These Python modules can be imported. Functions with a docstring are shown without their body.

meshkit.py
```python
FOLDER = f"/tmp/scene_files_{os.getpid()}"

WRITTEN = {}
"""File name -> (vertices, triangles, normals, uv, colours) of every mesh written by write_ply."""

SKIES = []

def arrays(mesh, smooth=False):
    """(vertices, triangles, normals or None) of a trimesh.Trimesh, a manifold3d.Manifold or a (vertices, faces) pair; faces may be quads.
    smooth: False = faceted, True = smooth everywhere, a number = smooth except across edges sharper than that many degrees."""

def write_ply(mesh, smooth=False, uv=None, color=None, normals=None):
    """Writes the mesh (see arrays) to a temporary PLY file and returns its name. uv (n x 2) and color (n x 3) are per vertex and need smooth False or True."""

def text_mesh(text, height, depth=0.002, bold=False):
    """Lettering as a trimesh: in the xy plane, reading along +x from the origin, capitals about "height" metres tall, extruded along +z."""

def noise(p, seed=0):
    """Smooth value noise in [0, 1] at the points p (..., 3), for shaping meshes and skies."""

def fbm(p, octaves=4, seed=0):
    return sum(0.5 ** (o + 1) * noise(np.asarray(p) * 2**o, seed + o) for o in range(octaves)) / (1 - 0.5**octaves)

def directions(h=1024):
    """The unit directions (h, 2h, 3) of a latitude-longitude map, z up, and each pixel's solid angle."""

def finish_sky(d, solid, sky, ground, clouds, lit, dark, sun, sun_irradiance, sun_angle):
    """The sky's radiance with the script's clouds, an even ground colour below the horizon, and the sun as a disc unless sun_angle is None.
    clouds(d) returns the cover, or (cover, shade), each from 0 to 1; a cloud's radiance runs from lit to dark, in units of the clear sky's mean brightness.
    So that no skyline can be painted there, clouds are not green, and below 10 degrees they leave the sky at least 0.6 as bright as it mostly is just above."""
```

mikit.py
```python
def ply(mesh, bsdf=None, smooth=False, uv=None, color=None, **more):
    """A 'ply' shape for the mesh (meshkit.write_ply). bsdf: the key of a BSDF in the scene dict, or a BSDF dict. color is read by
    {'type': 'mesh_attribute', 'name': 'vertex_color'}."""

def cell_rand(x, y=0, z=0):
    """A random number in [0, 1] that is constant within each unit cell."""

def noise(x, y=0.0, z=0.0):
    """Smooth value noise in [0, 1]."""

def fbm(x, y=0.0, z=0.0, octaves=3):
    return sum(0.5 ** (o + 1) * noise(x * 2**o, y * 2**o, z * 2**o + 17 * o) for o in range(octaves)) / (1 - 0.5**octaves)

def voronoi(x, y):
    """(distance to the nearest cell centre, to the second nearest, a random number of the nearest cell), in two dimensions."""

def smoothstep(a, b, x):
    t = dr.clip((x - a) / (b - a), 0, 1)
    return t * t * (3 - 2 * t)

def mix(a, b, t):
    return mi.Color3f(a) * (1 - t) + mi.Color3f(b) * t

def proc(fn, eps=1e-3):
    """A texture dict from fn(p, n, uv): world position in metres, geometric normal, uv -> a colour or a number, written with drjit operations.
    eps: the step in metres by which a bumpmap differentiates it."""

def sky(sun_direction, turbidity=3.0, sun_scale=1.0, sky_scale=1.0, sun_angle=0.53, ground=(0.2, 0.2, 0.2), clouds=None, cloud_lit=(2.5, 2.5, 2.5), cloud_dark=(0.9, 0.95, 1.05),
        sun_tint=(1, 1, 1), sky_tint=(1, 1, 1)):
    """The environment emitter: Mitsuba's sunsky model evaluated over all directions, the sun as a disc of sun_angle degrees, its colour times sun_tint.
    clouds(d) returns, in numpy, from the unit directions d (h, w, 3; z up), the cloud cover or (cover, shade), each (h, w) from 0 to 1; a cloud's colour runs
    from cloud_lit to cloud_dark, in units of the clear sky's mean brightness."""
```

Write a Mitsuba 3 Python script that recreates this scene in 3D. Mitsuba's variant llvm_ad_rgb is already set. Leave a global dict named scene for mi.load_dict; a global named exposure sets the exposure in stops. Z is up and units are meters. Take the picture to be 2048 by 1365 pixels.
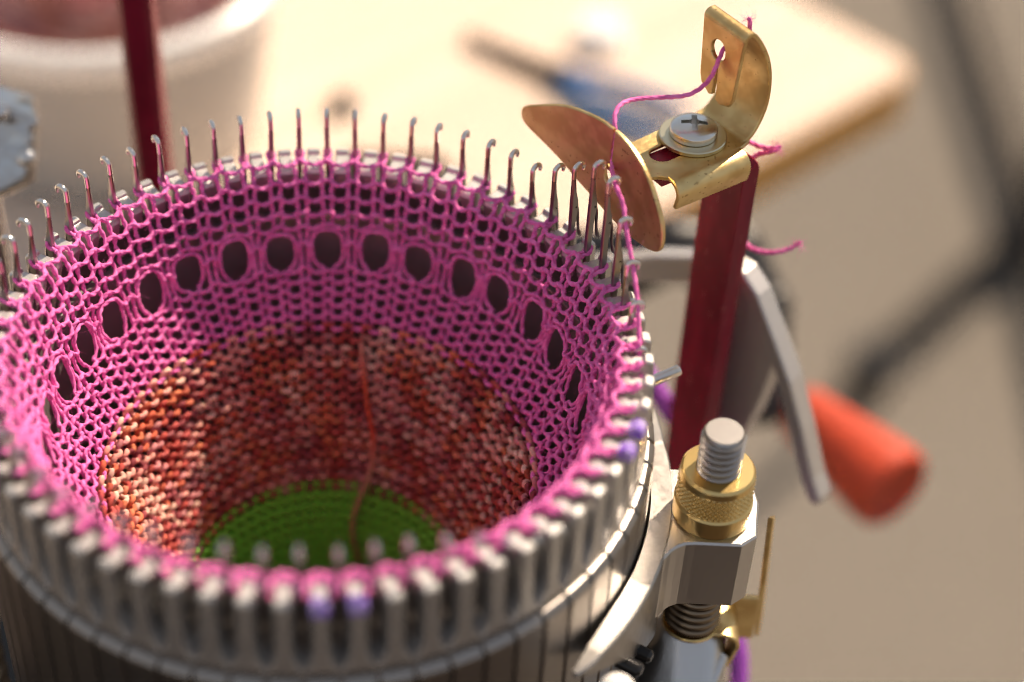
import math
import numpy as np
import drjit as dr
import mitsuba as mi
import trimesh
import manifold3d as m3
from shapely.geometry import Polygon, Point, LineString
from shapely import affinity
import mikit
import meshkit
from mikit import proc, noise, fbm, smoothstep, mix, cell_rand

T = mi.ScalarTransform4f
scene, labels = {}, {}
rng = np.random.default_rng(7)
PI = math.pi
MM = 0.001

# ------------------------------------------------------------------ camera, sky, exposure
CAM = np.array([0.0287, -0.2264, 0.2040])
YAW, PITCH, ROLL, FPX = 0.0181, 0.7263, 0.0595, 3627.3
fwd = np.array([math.sin(YAW) * math.cos(PITCH), math.cos(YAW) * math.cos(PITCH), -math.sin(PITCH)])
rgt = np.cross(fwd, [0, 0, 1.0]); rgt /= np.linalg.norm(rgt)
upv = np.cross(rgt, fwd)
upv = -math.sin(ROLL) * rgt + math.cos(ROLL) * upv
scene['camera'] = {
    'type': 'thinlens', 'fov': math.degrees(2 * math.atan(1024 / FPX)), 'fov_axis': 'x',
    'aperture_radius': 0.0062, 'focus_distance': 0.3225, 'near_clip': 0.02, 'far_clip': 500.0,
    'to_world': T().look_at(origin=CAM.tolist(), target=(CAM + fwd).tolist(), up=upv.tolist())}
SUN_AZ, SUN_EL = math.radians(50), math.radians(47)
sun_dir = [math.cos(SUN_AZ) * math.cos(SUN_EL), math.sin(SUN_AZ) * math.cos(SUN_EL), math.sin(SUN_EL)]


def clouds(d):
    n = meshkit.fbm(np.stack([d[..., 0], d[..., 1], d[..., 2] * 2], -1) * 2.2 + 5.0, 4, seed=3)
    return 0.66 + np.clip((n - 0.4) * 1.2, -0.1, 0.3)


scene['sky'] = mikit.sky(sun_dir, turbidity=3, sun_scale=1.0, sky_scale=1.02, sun_tint=(1.0, 0.975, 0.985), sky_tint=(1.0, 0.95, 0.905), clouds=clouds,
                         cloud_lit=(0.95, 0.92, 0.885), cloud_dark=(1.0, 0.98, 0.95))
exposure = 2.34

# ------------------------------------------------------------------ materials


def rgb(*c):
    return {'type': 'rgb', 'value': list(c)}


def mat(name, **k):
    scene[name] = {'type': 'twosided', 'bsdf': {'type': 'principled', **k}}
    return name


def bumped(name, fn, scale, eps=2e-5, **k):
    scene[name] = {'type': 'twosided', 'bsdf': {'type': 'bumpmap', 'tex': proc(fn, eps), 'scale': scale, 'bsdf': {'type': 'principled', **k}}}
    return name


def brass_col(p, n, uv):
    a = fbm(p.x * 260, p.y * 260, p.z * 260, 3)
    b = noise(p.x * 1500, p.y * 1500, p.z * 1500)
    c = mix((0.60, 0.41, 0.17), (0.78, 0.59, 0.28), smoothstep(0.3, 0.7, a))
    return mix(c, (0.36, 0.20, 0.08), 0.75 * smoothstep(0.80, 0.93, b) * smoothstep(0.4, 0.6, a))


def brass_rough(p, n, uv):
    return 0.30 + 0.16 * fbm(p.x * 700, p.y * 700, p.z * 700, 2)


def steel_rough(p, n, uv):
    return 0.30 + 0.16 * fbm(p.x * 900, p.y * 900, p.z * 500, 3)


def steel_col(p, n, uv):
    a = fbm(p.x * 420, p.y * 420, p.z * 420, 3)
    s = noise(p.x * 2600, p.y * 2600, p.z * 500)
    return mix((0.36, 0.345, 0.33), (0.46, 0.445, 0.43), a) * (0.9 + 0.14 * s)


def tooth_col(p, n, uv):
    a = fbm(p.x * 700, p.y * 700, p.z * 350, 3)
    return mix((0.60, 0.585, 0.57), (0.70, 0.685, 0.67), a)


def red_col(p, n, uv):
    a = fbm(p.x * 180, p.y * 180, p.z * 60, 3)
    s = noise(p.x * 1800, p.y * 1800, p.z * 300)
    c = mix((0.15, 0.0012, 0.016), (0.23, 0.003, 0.026), smoothstep(0.3, 0.7, a))
    c = mix(c, (0.26, 0.035, 0.04), 0.5 * smoothstep(0.62, 0.85, fbm(p.x * 70, p.y * 70, p.z * 40, 4)))
    return mix(c, (0.32, 0.09, 0.09), 0.5 * smoothstep(0.80, 0.95, s))


def pink_col(p, n, uv):
    return mix((0.66, 0.130, 0.40), (0.84, 0.215, 0.55), smoothstep(0.25, 0.75, fbm(p.x * 800, p.y * 800, p.z * 800, 2)))


def dented(p, n, uv):
    return fbm(p.x * 260, p.y * 260, p.z * 260, 3)


def scratch(p, n, uv):
    return noise(p.x * 4200, p.y * 4200, p.z * 350) + 0.5 * noise(p.x * 900, p.y * 900, p.z * 900)


def wood_col(p, n, uv):
    q = p.x * 0.70 + p.y * 0.72
    s = p.x * 0.72 - p.y * 0.70
    g = fbm(s * 90 + 0.8 * noise(q * 9, s * 20), q * 5, p.z * 90, 4)
    return mix((0.60, 0.475, 0.38), (0.69, 0.56, 0.465), smoothstep(0.25, 0.75, g))


def ground_col(p, n, uv):
    a = fbm(p.x * 2.2, p.y * 2.2, 0.3, 4)
    b = fbm(p.x * 40, p.y * 40, 0.7, 3)
    return mix((0.158, 0.142, 0.123), (0.206, 0.187, 0.164), 0.6 * a + 0.4 * b)


def alu_bump(p, n, uv):
    return fbm(p.x * 1500, p.y * 1500, p.z * 1500, 2)


bumped('brass', alu_bump, 0.00004, base_color=proc(brass_col), metallic=1.0, roughness=proc(brass_rough))
mat('brass_bright', base_color=rgb(0.82, 0.60, 0.25), metallic=1.0, roughness=0.24)
mat('steel', base_color=proc(steel_col), metallic=1.0, roughness=proc(steel_rough))
bumped('aluminium', scratch, 0.00003, base_color=rgb(0.60, 0.60, 0.60), metallic=1.0, roughness=0.32)
bumped('machined', scratch, 0.00003, base_color=rgb(0.56, 0.54, 0.52), metallic=1.0, roughness=0.36)
mat('segment_steel', base_color=rgb(0.33, 0.305, 0.285), metallic=1.0, roughness=0.36)
mat('tooth_metal', base_color=proc(tooth_col), metallic=0.95, roughness=0.45)
mat('purple_ink', base_color=proc(lambda p, n, uv: mix((0.23, 0.11, 0.56), (0.50, 0.42, 0.66), smoothstep(0.35, 0.8, fbm(p.x * 1100, p.y * 1100, p.z * 1100, 2)))), roughness=0.6, specular=0.2)
mat('bore_steel', base_color=rgb(0.24, 0.22, 0.215), metallic=0.5, roughness=0.5)
mat('needle_steel', base_color=rgb(0.30, 0.285, 0.28), metallic=1.0, roughness=0.24)
mat('needle_polish', base_color=rgb(0.74, 0.73, 0.72), metallic=1.0, roughness=0.18)
mat('spring_steel', base_color=rgb(0.22, 0.17, 0.12), metallic=1.0, roughness=0.28)
mat('chrome', base_color=rgb(0.70, 0.70, 0.70), metallic=1.0, roughness=0.12)
mat('plate_metal', base_color=rgb(0.64, 0.615, 0.60), metallic=0.8, roughness=0.42)
mat('stud_steel', base_color=rgb(0.38, 0.36, 0.345), metallic=1.0, roughness=0.32)
mat('added_dark_board', base_color=rgb(0.026, 0.019, 0.016), roughness=0.75, specular=0.2)  # for the added board that the metal reflects as dark
mat('wood_shaded', base_color=rgb(0.56, 0.29, 0.075), roughness=0.5)  # table wood as it looks in shade, painted into the colour
bumped('bracket_metal', dented, 0.0011, base_color=rgb(0.56, 0.55, 0.54), metallic=1.0, roughness=0.2)
mat('zinc', base_color=rgb(0.74, 0.73, 0.70), metallic=1.0, roughness=0.27)
mat('yellow_zinc', base_color=rgb(0.72, 0.65, 0.46), metallic=1.0, roughness=0.26)
mat('dark_bore', base_color=rgb(0.085, 0.072, 0.068), roughness=0.75, specular=0.1)
mat('red_paint', base_color=proc(red_col), roughness=0.38, specular=0.28, clearcoat=0.12, clearcoat_gloss=0.8)
mat('black_paint', base_color=rgb(0.012, 0.012, 0.014), roughness=0.35)
mat('dark_grey_metal', base_color=rgb(0.050, 0.042, 0.036), roughness=0.75, specular=0.15)
mat('black_screw', base_color=rgb(0.03, 0.03, 0.032), metallic=0.6, roughness=0.25)
mat('pink_yarn', base_color=proc(pink_col), roughness=0.75, sheen=0.8, sheen_tint=0.6, specular=0.2)
mat('mottled_yarn', base_color={'type': 'mesh_attribute', 'name': 'vertex_color'}, roughness=0.75, sheen=0.5, sheen_tint=0.5, specular=0.2)
mat('green_yarn', base_color=rgb(0.22, 0.62, 0.07), roughness=0.8, sheen=0.5, sheen_tint=0.6, specular=0.2)
mat('wood', base_color=proc(wood_col), roughness=0.5, specular=0.35)
mat('ground_mat', base_color=proc(ground_col), roughness=0.95, specular=0.1)
mat('white_glaze', base_color=rgb(0.82, 0.815, 0.80), roughness=0.25, specular=0.5)
mat('shaded_glaze', base_color=rgb(0.44, 0.425, 0.40), roughness=0.35)  # white bowl's shaded side, painted as a greyer colour
mat('white_plastic', base_color=rgb(0.82, 0.81, 0.80), roughness=0.35)
mat('orange_rubber', base_color=rgb(0.44, 0.050, 0.018), roughness=0.5, specular=0.4)
mat('blue_plastic', base_color=rgb(0.03, 0.13, 0.34), roughness=0.35)
mat('purple_cord', base_color=rgb(0.27, 0.05, 0.40), roughness=0.6, sheen=0.3)
mat('wound_yarn', base_color={'type': 'mesh_attribute', 'name': 'vertex_color'}, roughness=0.8, sheen=0.4)

# ------------------------------------------------------------------ helpers


def numbered(key, taken=None):
    if key not in scene and key not in NAMES:
        NAMES.add(key)
        return key
    n = 1
    while f'{key}_{n:03d}' in scene or f'{key}_{n:03d}' in NAMES:
        n += 1
    k = f'{key}_{n:03d}'
    NAMES.add(k)
    return k


NAMES = set()


def thing(name, label, cat, group=None):
    key = numbered(name)
    labels[key] = {'label': label, 'category': cat}
    if group:
        labels[key]['group'] = group
    return key


def part(parent, name, mesh, m, smooth=30, label=None, kind=None, **more):
    key = numbered(parent + '__' + name)
    scene[key] = mikit.ply(mesh, m, smooth=smooth, **more)
    if label or kind:
        labels[key] = {}
        if label:
            labels[key]['label'] = label
        if kind:
            labels[key]['kind'] = kind
    return key


def solo(name, mesh, m, label, cat, smooth=30, group=None, **more):
    key = thing(name, label, cat, group)
    scene[key] = mikit.ply(mesh, m, smooth=smooth, **more)
    return key


def join(*ms):
    vs, fs, n = [], [], 0
    for m in ms:
        v, f = (np.asarray(m[0]), np.asarray(m[1])) if isinstance(m, tuple) else (np.asarray(m.vertices), np.asarray(m.faces))
        if f.shape[1] == 4:
            f = np.vstack([f[:, [0, 1, 2]], f[:, [0, 2, 3]]])
        vs.append(v); fs.append(f + n); n += len(v)
    return np.vstack(vs), np.vstack(fs)


def xf(mesh, M):
    v, f = (mesh[0], mesh[1]) if isinstance(mesh, tuple) else (mesh.vertices, mesh.faces)
    M = np.asarray(M)
    return np.asarray(v) @ M[:3, :3].T + M[:3, 3], np.asarray(f)


def frame(o, ex, ey, ez):
    M = np.eye(4)
    M[:3, 0], M[:3, 1], M[:3, 2], M[:3, 3] = ex, ey, ez, o
    return M


def rotz(a):
    c, s = math.cos(a), math.sin(a)
    M = np.eye(4); M[:2, :2] = [[c, -s], [s, c]]
    return M


def grid_faces(n, s, close_n=False, close_s=True):
    i, j = np.meshgrid(np.arange(n if close_n else n - 1), np.arange(s if close_s else s - 1), indexing='ij')
    i2, j2 = (i + 1) % n, (j + 1) % s
    q = np.stack([i * s + j, i * s + j2, i2 * s + j2, i2 * s + j], -1).reshape(-1, 4)
    return np.vstack([q[:, [0, 1, 2]], q[:, [0, 2, 3]]])


def sweep(P, r, sides=8, ref=None, closed=False, lobes=0, amp=0.0, twist=0.0, phase=0.0, caps=True):
    """Tube along P (n x 3). ref (n x 3): a direction that is never along the path. lobes/twist: plied yarn, twist in turns per metre."""
    P = np.asarray(P, float); n = len(P)
    t = (np.roll(P, -1, 0) - np.roll(P, 1, 0)) if closed else np.gradient(P, axis=0)
    t /= np.linalg.norm(t, axis=1, keepdims=True) + 1e-15
    if ref is None:
        a = np.zeros_like(P)
        x = np.cross(t[0], [0.31, 0.2, 0.93]); x /= np.linalg.norm(x)
        for i in range(n):
            x = x - t[i] * (x @ t[i]); x /= np.linalg.norm(x); a[i] = x
    else:
        a = ref - t * (ref * t).sum(1, keepdims=True)
        a /= np.linalg.norm(a, axis=1, keepdims=True) + 1e-15
    b = np.cross(t, a)
    ang = np.arange(sides) * 2 * PI / sides
    rr = np.broadcast_to(np.asarray(r, float), (n,))[:, None] * np.ones(sides)
    if lobes:
        d = np.r_[0, np.cumsum(np.linalg.norm(np.diff(P, axis=0), axis=1))]
        rr = rr * (1 + amp * np.cos(lobes * (ang[None] - 2 * PI * twist * d[:, None] - phase)))
    v = P[:, None] + rr[..., None] * (np.cos(ang)[None, :, None] * a[:, None] + np.sin(ang)[None, :, None] * b[:, None])
    f = grid_faces(n, sides, closed)[:, ::-1]
    v = v.reshape(-1, 3)
    if caps and not closed:
        j = np.arange(sides); j2 = (j + 1) % sides; k = len(v)
        v = np.vstack([v, P[:1], P[-1:]])
        f = np.vstack([f, np.stack([j2, j, 0 * j + k], 1), np.stack([(n - 1) * sides + j, (n - 1) * sides + j2, 0 * j + k + 1], 1)])
    return v, f[:, ::-1]


def fix(mesh):
    m = trimesh.Trimesh(*mesh, process=False)
    if m.volume < 0:
        m.invert()
    return np.asarray(m.vertices), np.asarray(m.faces)


def lathe(prof, seg=64, a0=0.0, a1=2 * PI, closed_profile=False):
    """Revolve the (r, z) profile about z; part turns leave open ends."""
    prof = np.asarray(prof, float)
    if closed_profile:
        prof = np.vstack([prof, prof[:1]])
    full = abs(a1 - a0 - 2 * PI) < 1e-9
    a = np.linspace(a0, a1, seg, endpoint=not full)
    v = np.stack([prof[None, :, 0] * np.cos(a)[:, None], prof[None, :, 0] * np.sin(a)[:, None], np.broadcast_to(prof[None, :, 1], (len(a), len(prof)))], -1)
    return v.reshape(-1, 3), grid_faces(len(a), len(prof), full, False)


def miter(ring, b):
    """Moves the ring's points inwards by b (ccw ring)."""
    p = np.asarray(ring, float)
    e = np.roll(p, -1, 0) - p
    e /= np.linalg.norm(e, axis=1, keepdims=True) + 1e-15
    nrm = np.stack([-e[:, 1], e[:, 0]], 1)
    m = nrm + np.roll(nrm, 1, 0)
    m /= np.maximum((m * m).sum(1, keepdims=True), 0.5) / 2
    return p + m * b


def slab(poly, t, b=0.0, dens=None):
    """Polygon (with holes) as a plate from z=0 to z=t with chamfers b."""
    if not isinstance(poly, Polygon):
        poly = Polygon(poly)
    poly = poly.simplify(1e-9)
    from shapely.geometry.polygon import orient
    poly = orient(poly, 1.0)
    v2, f2 = trimesh.creation.triangulate_polygon(poly, engine='earcut')
    rings = [np.array(poly.exterior.coords)[:-1]] + [np.array(h.coords)[:-1] for h in poly.interiors]
    order = np.vstack(rings)
    from scipy.spatial import cKDTree
    idx = cKDTree(order).query(v2)[1]
    f2 = idx[f2]
    inner = np.vstack([miter(r, b) for r in rings]) if b > 0 else order
    n = len(order)
    levels = [(inner, 0), (order, b), (order, t - b), (inner, t)] if b > 0 else [(order, 0), (order, t)]
    V = np.vstack([np.c_[p, np.full(n, z)] for p, z in levels])
    F = []
    area = 0.5 * np.cross(order[f2[:, 1]] - order[f2[:, 0]], order[f2[:, 2]] - order[f2[:, 0]])
    f2 = np.where((area < 0)[:, None], f2[:, ::-1], f2)
    F.append(f2[:, ::-1]); F.append(f2 + n * (len(levels) - 1))
    s = 0
    for r in rings:
        m = len(r); j = np.arange(m) + s; j2 = (np.arange(m) + 1) % m + s
        for L in range(len(levels) - 1):
            F.append(np.stack([j + n * L, j2 + n * L, j2 + n * (L + 1)], 1)); F.append(np.stack([j + n * L, j2 + n * (L + 1), j + n * (L + 1)], 1))
        s += m
    return V, np.vstack(F)


def smooth_path(pts, n=60, closed=False):
    from scipy.interpolate import CubicSpline
    p = np.asarray(pts, float)
    if closed:
        p = np.vstack([p, p[:1]])
    d = np.r_[0, np.cumsum(np.linalg.norm(np.diff(p, axis=0), axis=1) ** 0.5)]
    cs = CubicSpline(d, p, bc_type='periodic' if closed else 'not-a-knot')
    return cs(np.linspace(0, d[-1], n, endpoint=not closed))


def rounded_box(x0, x1, y0, y1, z0, z1, b):
    return slab([(x0, y0), (x1, y0), (x1, y1), (x0, y1)], z1 - z0, b), z0


def box(x0, x1, y0, y1, z0, z1, b=0.0003):
    """Box with all edges chamfered."""
    pts = []
    for sx in (0, 1):
        for sy in (0, 1):
            for sz in (0, 1):
                X, Y, Z = (x0, x1)[sx], (y0, y1)[sy], (z0, z1)[sz]
                dx, dy, dz = (b, -b)[sx], (b, -b)[sy], (b, -b)[sz]
                pts += [(X, Y + dy, Z + dz), (X + dx, Y, Z + dz), (X + dx, Y + dy, Z)]
    h = trimesh.convex.convex_hull(np.array(pts))
    return np.asarray(h.vertices), np.asarray(h.faces)


def hull_spheres(cs, seg=24):
    ms = [m3.Manifold.sphere(r, seg).translate(tuple(c)) for c, r in cs]
    h = m3.Manifold.batch_hull(ms).to_mesh()
    return np.asarray(h.vert_properties[:, :3], float), np.asarray(h.tri_verts)


def cyl(p0, p1, r, seg=32, b=0.0):
    p0, p1 = np.asarray(p0, float), np.asarray(p1, float)
    L = np.linalg.norm(p1 - p0); z = (p1 - p0) / L
    x = np.cross(z, [0.3, 0.9, 0.2]); x /= np.linalg.norm(x)
    prof = [(0, 0), (r - b, 0), (r, b), (r, L - b), (r - b, L), (0, L)] if b else [(0, 0), (r, 0), (r, L), (0, L)]
    return fix(xf(lathe(prof, seg), frame(p0, x, np.cross(z, x), z)))


# ------------------------------------------------------------------ the setting
gv = 60.0
scene['ground'] = mikit.ply((np.array([[-gv, -gv, -0.9], [gv, -gv, -0.9], [gv, gv, -0.9], [-gv, gv, -0.9]]), np.array([[0, 1, 2], [0, 2, 3]])), 'ground_mat')
labels['ground'] = {'label': 'beige sandy ground far below the table, out of focus', 'category': 'ground', 'kind': 'structure'}

# wooden table: one corner towards the right, its near edge running down to the left behind the machine
TC = np.array([0.1848, 0.3485]); e1 = np.array([-0.727, -0.687]); e2 = np.array([-0.687, 0.727])
tbl = thing('table', 'pale wooden table top with rounded edges behind the knitting machine', 'table')
tp = Polygon([TC, TC + e1 * 0.62, TC + e1 * 0.62 + e2 * 1.1, TC + e2 * 1.1]).buffer(-0.012).buffer(0.012, quad_segs=6)
part(tbl, 'top', xf(slab(tp, 0.022, 0.0025), frame([0, 0, -0.182], [1, 0, 0], [0, 1, 0], [0, 0, 1])), 'wood')
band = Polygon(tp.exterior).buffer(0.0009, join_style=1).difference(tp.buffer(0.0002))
part(tbl, 'shade_band', xf(slab(max(getattr(band, 'geoms', [band]), key=lambda q_: q_.area), 0.0185, 0), frame([0, 0, -0.1805], [1, 0, 0], [0, 1, 0], [0, 0, 1])), 'wood_shaded')  # added strip whose orange colour stands for shade on the table's sides
for a, b_ in ((0.09, 0.09), (0.53, 0.09), (0.09, 1.0), (0.53, 1.0)):
    c = TC + e1 * a + e2 * b_
    if (a, b_) != (0.09, 0.09):
        part(tbl, 'leg', box(c[0] - 0.02, c[0] + 0.02, c[1] - 0.02, c[1] + 0.02, -0.9, -0.1825, 0.003), 'wood')

# ------------------------------------------------------------------ needle cylinder
N = 64
ST = 2 * PI / N
PHASE = 0.0620            # needle j stands at 90 deg + PHASE - (j - 13) * ST; teeth stand half a step on


def az(j):
    return PI / 2 + PHASE - (j - 13) * ST


cyl_key = thing('needle_cylinder', 'round slotted metal cylinder of the knitting machine, ringed with pale teeth', 'needle cylinder')
# tooth: narrow outer plate with a notch in its top, and a wider inner lip
outer2 = [(52.4, -15.2), (57.0, -15.2), (57.0, -0.9), (56.75, -0.3), (56.2, 0.0), (55.5, 0.0), (55.25, -0.25), (55.1, -0.75), (54.8, -0.85), (53.4, -0.85), (52.4, -0.95)]
inner2 = [(50.9, -2.0), (51.15, -1.25), (51.7, -1.0), (52.9, -0.9), (52.9, -4.0), (52.0, -6.0), (51.4, -4.0)]


def radial_slab(poly, w, b):
    """(r, z) polygon in mm, thickness w mm across, centred on the x axis."""
    V, F = slab(np.array(poly)[::1], w, b)
    V = np.c_[V[:, 0], w / 2 - V[:, 2], V[:, 1]] * MM
    return fix((V, F))


tooth_o, tooth_i = radial_slab(outer2, 2.5, 0.28), radial_slab(inner2, 3.2, 0.3)
# flared foot of the rib between two slots
foot2 = []
for zz in np.linspace(-15.4, -8.0, 9):
    w = 1.25 + 1.55 * max(0.0, (-11.6 - zz) / 3.6) ** 1.6
    foot2.append((w, zz))
foot_poly = [(w, z) for w, z in foot2] + [(-w, z) for w, z in foot2[::-1]]
fv, ff = slab(foot_poly, 4.2, 0.15)
foot = fix((np.c_[52.75 + fv[:, 2], fv[:, 0], fv[:, 1]] * MM, ff))
tooth_mesh = join(tooth_o, tooth_i, foot)
cap2 = [(54.5, -2.2), (57.14, -2.2), (57.14, -0.85), (56.85, -0.2), (56.25, 0.12), (55.35, 0.12), (55.05, -0.5), (54.5, -0.62)]
cap_mesh = radial_slab(cap2, 2.78, 0.25)
PURPLE = {}
for k in range(N):
    a = az(k) - ST / 2
    key = part(cyl_key, 'tooth', xf(tooth_mesh, rotz(a)), 'tooth_metal', smooth=25)
    PURPLE[k] = key
PICK = {}


def tooth_near(px_az):
    return min(range(N), key=lambda k: abs((az(k) - ST / 2 - px_az + PI) % (2 * PI) - PI))


for deg in (-90 + 3.55 + 0.5 * 5.625, -90 + 3.55 + 1.5 * 5.625, -90 + 3.55 + (8 + .5 + 3) * 5.625, -90 + 3.55 + (8 + .5 + 4) * 5.625):
    k = tooth_near(math.radians(deg))
    if k in PICK:
        continue
    PICK[k] = 1
    part(PURPLE[k], 'painted_tip', xf(cap_mesh, rotz(az(k) - ST / 2)), 'purple_ink', smooth=25, label='purple marker paint on the outer tip of the tooth')

# lower ribbed band: one block per needle slot, its top edge catching the light
seg_w = 2 * PI * 58.3 / N - 0.55
seg_mesh = radial_slab([(56.4, -78), (58.6, -78), (58.6, -17.9), (58.4, -17.4), (57.5, -16.5), (57.2, -16.4), (56.4, -16.4)], seg_w, 0.22)
for k in range(N):
    part(cyl_key, 'rib', xf(seg_mesh, rotz(az(k) - ST / 2)), 'segment_steel', smooth=25)
wall = [(52.6, -15.3), (56.95, -15.3), (56.95, -16.9), (57.3, -17.2), (57.3, -78.5), (51.2, -78.5), (51.2, -12.2), (51.4, -11.8), (52.6, -11.8)]
part(cyl_key, 'body', fix(lathe(np.array(wall) * MM, 192, closed_profile=True)), 'segment_steel')
part(cyl_key, 'bore_sleeve', fix(lathe(np.array([(52.05, -4.2), (52.55, -4.2), (52.55, -11.9), (52.05, -11.9)]) * MM, 192, closed_profile=True)), 'dark_bore')
part(cyl_key, 'bore_lining', fix(lathe(np.array([(50.7, -12.2), (51.15, -12.2), (51.15, -78.4), (50.7, -78.4)]) * MM, 128, closed_profile=True)), 'bore_steel')
part(cyl_key, 'ledge_ring', fix(lathe(np.array([(50.55, -12.1), (50.65, -11.75), (51.9, -11.75), (51.9, -12.1)]) * MM, 192, closed_profile=True)), 'tooth_metal')

# dark base under the cylinder; its wide board is added to darken metal reflections
base = thing('machine_base', 'dark base ring carrying the needle cylinder, with an added dark board', 'machine base')
part(base, 'ring', fix(lathe(np.array([(20, -86), (50, -79), (64.5, -79), (66, -81), (66, -96), (20, -96)]) * MM, 96, closed_profile=True)), 'black_paint')
bp = Polygon([(-170, -280), (170, -280), (170, -60), (60, -45), (46, 0), (40, 40), (16, 60), (16, 190), (-16, 190), (-16, 60), (-45, 40), (-62, 30), (-110, 40), (-170, 40)]).buffer(-5).buffer(5)
V, F = slab(bp, 12, 1.0)
part(base, 'board', (V * MM + np.array([0, 0, -0.1085]), F), 'added_dark_board', label='dark brown board added to darken the reflections in the metal')
part(base, 'table_bracket', box(-0.012, 0.012, 0.172, 0.188, -0.1595, -0.109, 0.002), 'black_paint')
part(base, 'pedestal', cyl((0, 0, -0.9), (0, 0, -0.1095), 0.03, 40, 0.002), 'black_paint')

# ------------------------------------------------------------------ latch needles


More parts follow.
